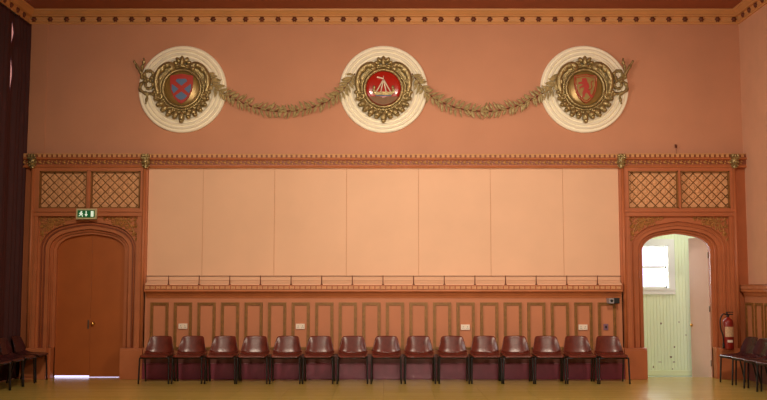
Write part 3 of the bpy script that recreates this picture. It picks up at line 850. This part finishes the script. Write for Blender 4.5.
G3 = 'dark chairs along the left curtain'
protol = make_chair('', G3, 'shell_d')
ll = ['the one nearest the closed door', 'second from the closed door', 'third from the closed door', 'nearest the viewer']
for i, (y, xf) in enumerate(((15.55, -5.44), (14.95, -5.42), (14.45, -5.42), (13.95, -5.42))):
    c = protol if i == 0 else copy_tree(protol)
    c.location = (xf - .235, y, 0); c.rotation_euler = (0, 0, math.radians(90 + random.uniform(-2, 2)))
    c['label'] = 'dark chair beside the left curtain, ' + ll[i]

# ------------------------------------------------------------------ emergency exit sign
ex, ez = W(86.8, 214, 15.83)
es = empty('exit_sign', (ex, 15.845, ez - .088)); tag(es, 'green emergency exit sign with white pictograms above the closed double door', 'exit sign')
hw, hh = .17, .088
MB().box(ex - hw, ex + hw, 15.80, 15.846, ez - hh, ez + hh, .006).build('casing', 'sframe', es)
gf = MB().box(ex - .142, ex + .142, 15.793, 15.80, ez - .06, ez + .06, .001).build('green_face', 'sgreen', es)
def E(a, b): return (ex + a, ez + b)
y0, y1 = 15.788, 15.794
pic = MB().slab([E(.078, -.046), E(.122, -.046), E(.122, .046), E(.078, .046)], y0, y1)
pic.build('door_pictogram', 'swhite', gf)
MB().slab([E(-.006, .046), E(.008, .046), E(.008, -.006), E(.028, -.006), E(.001, -.044), E(-.026, -.006), E(-.006, -.006)], y0, y1).build('arrow_pictogram', 'swhite', gf)
man = MB()
man.slab([E(-.078 + .013 * math.cos(a * PI / 6), .036 + .012 * math.sin(a * PI / 6)) for a in range(12)], y0, y1)
man.slab([E(-.092, .026), E(-.066, .022), E(-.060, .004), E(-.046, -.002), E(-.050, -.010), E(-.070, -.004), E(-.074, .0), E(-.072, -.012), E(-.056, -.024), E(-.052, -.046), E(-.064, -.046), E(-.070, -.028), E(-.088, -.016), E(-.098, -.034), E(-.122, -.040), E(-.124, -.031), E(-.106, -.026), E(-.098, -.008), E(-.096, .008), E(-.108, -.004), E(-.116, .004)], y0, y1)
man.build('running_figure_pictogram', 'swhite', gf)

# ------------------------------------------------------------------ sockets, plate, sensor
G4 = 'white double sockets on the dado panels'
sl = ['behind the second chair from the left end', 'between the fifth and sixth chairs from the left', 'above the fifth chair from the right end', 'above the second chair from the right end']
for i, (px, py) in enumerate(((183, 326.2), (300.3, 326.4), (465.3, 327.2), (583, 327.2))):
    x, z = W(px, py, 15.88)
    r = empty('wall_socket', (x, 15.90, z - .043)); tag(r, 'white double socket on the dado, ' + sl[i], 'socket', G4)
    MB().box(x - .073, x + .073, 15.868, 15.90, z - .043, z + .043, .004).build('faceplate', 'plastic', r)
    ho = MB()
    for q in (-1, 1):
        ho.box(x + q * .035 - .004, x + q * .035 + .004, 15.866, 15.870, z + .0, z + .014)
        for e in (-.011, .011): ho.box(x + q * .035 + e - .004, x + q * .035 + e + .004, 15.866, 15.870, z - .022, z - .014)
    ho.build('pin_hole', 'blackp', r)
    sw = MB()
    for q in (-1, 1): sw.box(x + q * .012 - .006, x + q * .012 + .006, 15.863, 15.869, z + .018, z + .034, .001)
    sw.build('rocker_switch', 'plastic', r)
x, z = W(606, 327, 15.88)
r = empty('switch_plate', (x, 15.90, z - .045)); tag(r, 'small purple grey switch plate on the last dado panel at the right', 'switch')
MB().box(x - .038, x + .038, 15.878, 15.90, z - .05, z + .05, .004).build('faceplate', 'purple', r)
MB().box(x - .014, x + .014, 15.87, 15.88, z - .022, z + .022, .003).build('rocker_switch', 'blackp', r)
x, z = W(614.5, 300.7, 15.70)
r = empty('wall_sensor', (x, 15.84, z - .045)); tag(r, 'small grey and black box with lens at the right end of the dado', 'sensor')
MB().box(x - .085, x - .005, 15.70, 15.90, z - .045, z + .04, .005).build('housing', 'grey', r)
MB().box(x - .003, x + .09, 15.72, 15.90, z - .045, z + .045, .005).build('black_box', 'blackp', r)
MB().lathe([(.022, 0), (.022, -.012), (.014, -.014)], (x - .046, 15.702, z), 'y', 16).build('lens', 'blackp', r)
# hook on the upper wall
x, z = W(676.3, 146, 15.97)
r = empty('wall_hook', (x, YB, z)); tag(r, 'tiny dark hook with a hanging wire on the wall above the right lattice panels', 'hook')
MB().box(x - .02, x + .02, YB - .012, YB, z - .03, z + .03, .003).build('back_plate', 'boss', r)
MB().tube(spline([(x, YB - .01, z + .01), (x, YB - .045, z + .0), (x, YB - .05, z - .02), (x, YB - .02, z - .03)], 4), .007, n=6).build('hook_arm', 'boss', r)
MB().tube([(x, YB - .02, z - .03), (x + .002, YB - .01, z - .20)], .0035, n=5).build('wire', 'boss', r)

# ------------------------------------------------------------------ fire extinguisher
x, z = W(728.6, 349, 15.72)
fe = empty('fire_extinguisher', (x, 15.70, z)); tag(fe, 'red fire extinguisher with black hose hung on the pier right of the open doorway', 'fire extinguisher')
yb = 15.71; R = .083
MB().lathe([(.07, z - .005), (R, z + .02), (R, z + .42), (.078, z + .455), (.055, z + .485), (.03, z + .50), (.025, z + .515)], (x, yb, 0), 'z', 24).build('cylinder', 'red', fe)
def wrap(a0, a1, z0, z1, rr):
    n = 10; vs = []; fs = []
    for k in range(n + 1):
        a = math.radians(a0 + (a1 - a0) * k / n)
        for q in (rr, rr - .004):
            for zz in (z0, z1): vs.append((x + q * math.cos(a), yb + q * math.sin(a), zz))
    for k in range(n):
        i = k * 4; fs += [(i, i + 4, i + 5, i + 1), (i + 2, i + 3, i + 7, i + 6), (i + 1, i + 5, i + 7, i + 3), (i, i + 2, i + 6, i + 4)]
    fs += [(0, 1, 3, 2), (4 * n, 4 * n + 2, 4 * n + 3, 4 * n + 1)]
    return MB().add(vs, fs)
wrap(215, 325, z + .20, z + .36, R + .004).build('instruction_label', 'label', fe)
wrap(240, 300, z + .11, z + .15, R + .004).build('small_label', 'plastic', fe)
MB().tube([(x, yb, z + .505), (x, yb, z + .55)], .024, n=10).box(x - .05, x + .085, yb - .012, yb + .012, z + .55, z + .568, .004).box(x - .01, x + .09, yb - .01, yb + .01, z + .585, z + .60, .004).tube([(x - .01, yb, z + .555), (x - .015, yb, z + .60)], .012, n=8).build('valve_head', 'blackp', fe)
MB().tube(spline([(x - .03, yb, z + .56), (x - .09, yb - .03, z + .56), (x - .135, yb - .03, z + .47), (x - .13, yb - .03, z + .33), (x - .10, yb - .03, z + .22), (x - .088, yb - .02, z + .10)], 6), .011, n=8).build('hose', 'blackp', fe)
MB().tube([(x - .088, yb - .02, z + .10), (x - .087, yb - .02, z + .01)], [.016, .022], n=10).build('nozzle', 'blackp', fe)
MB().box(x - .02, x + .02, yb + R - .002, 15.86, z + .30, z + .42, .004).build('wall_bracket', 'steel', fe)
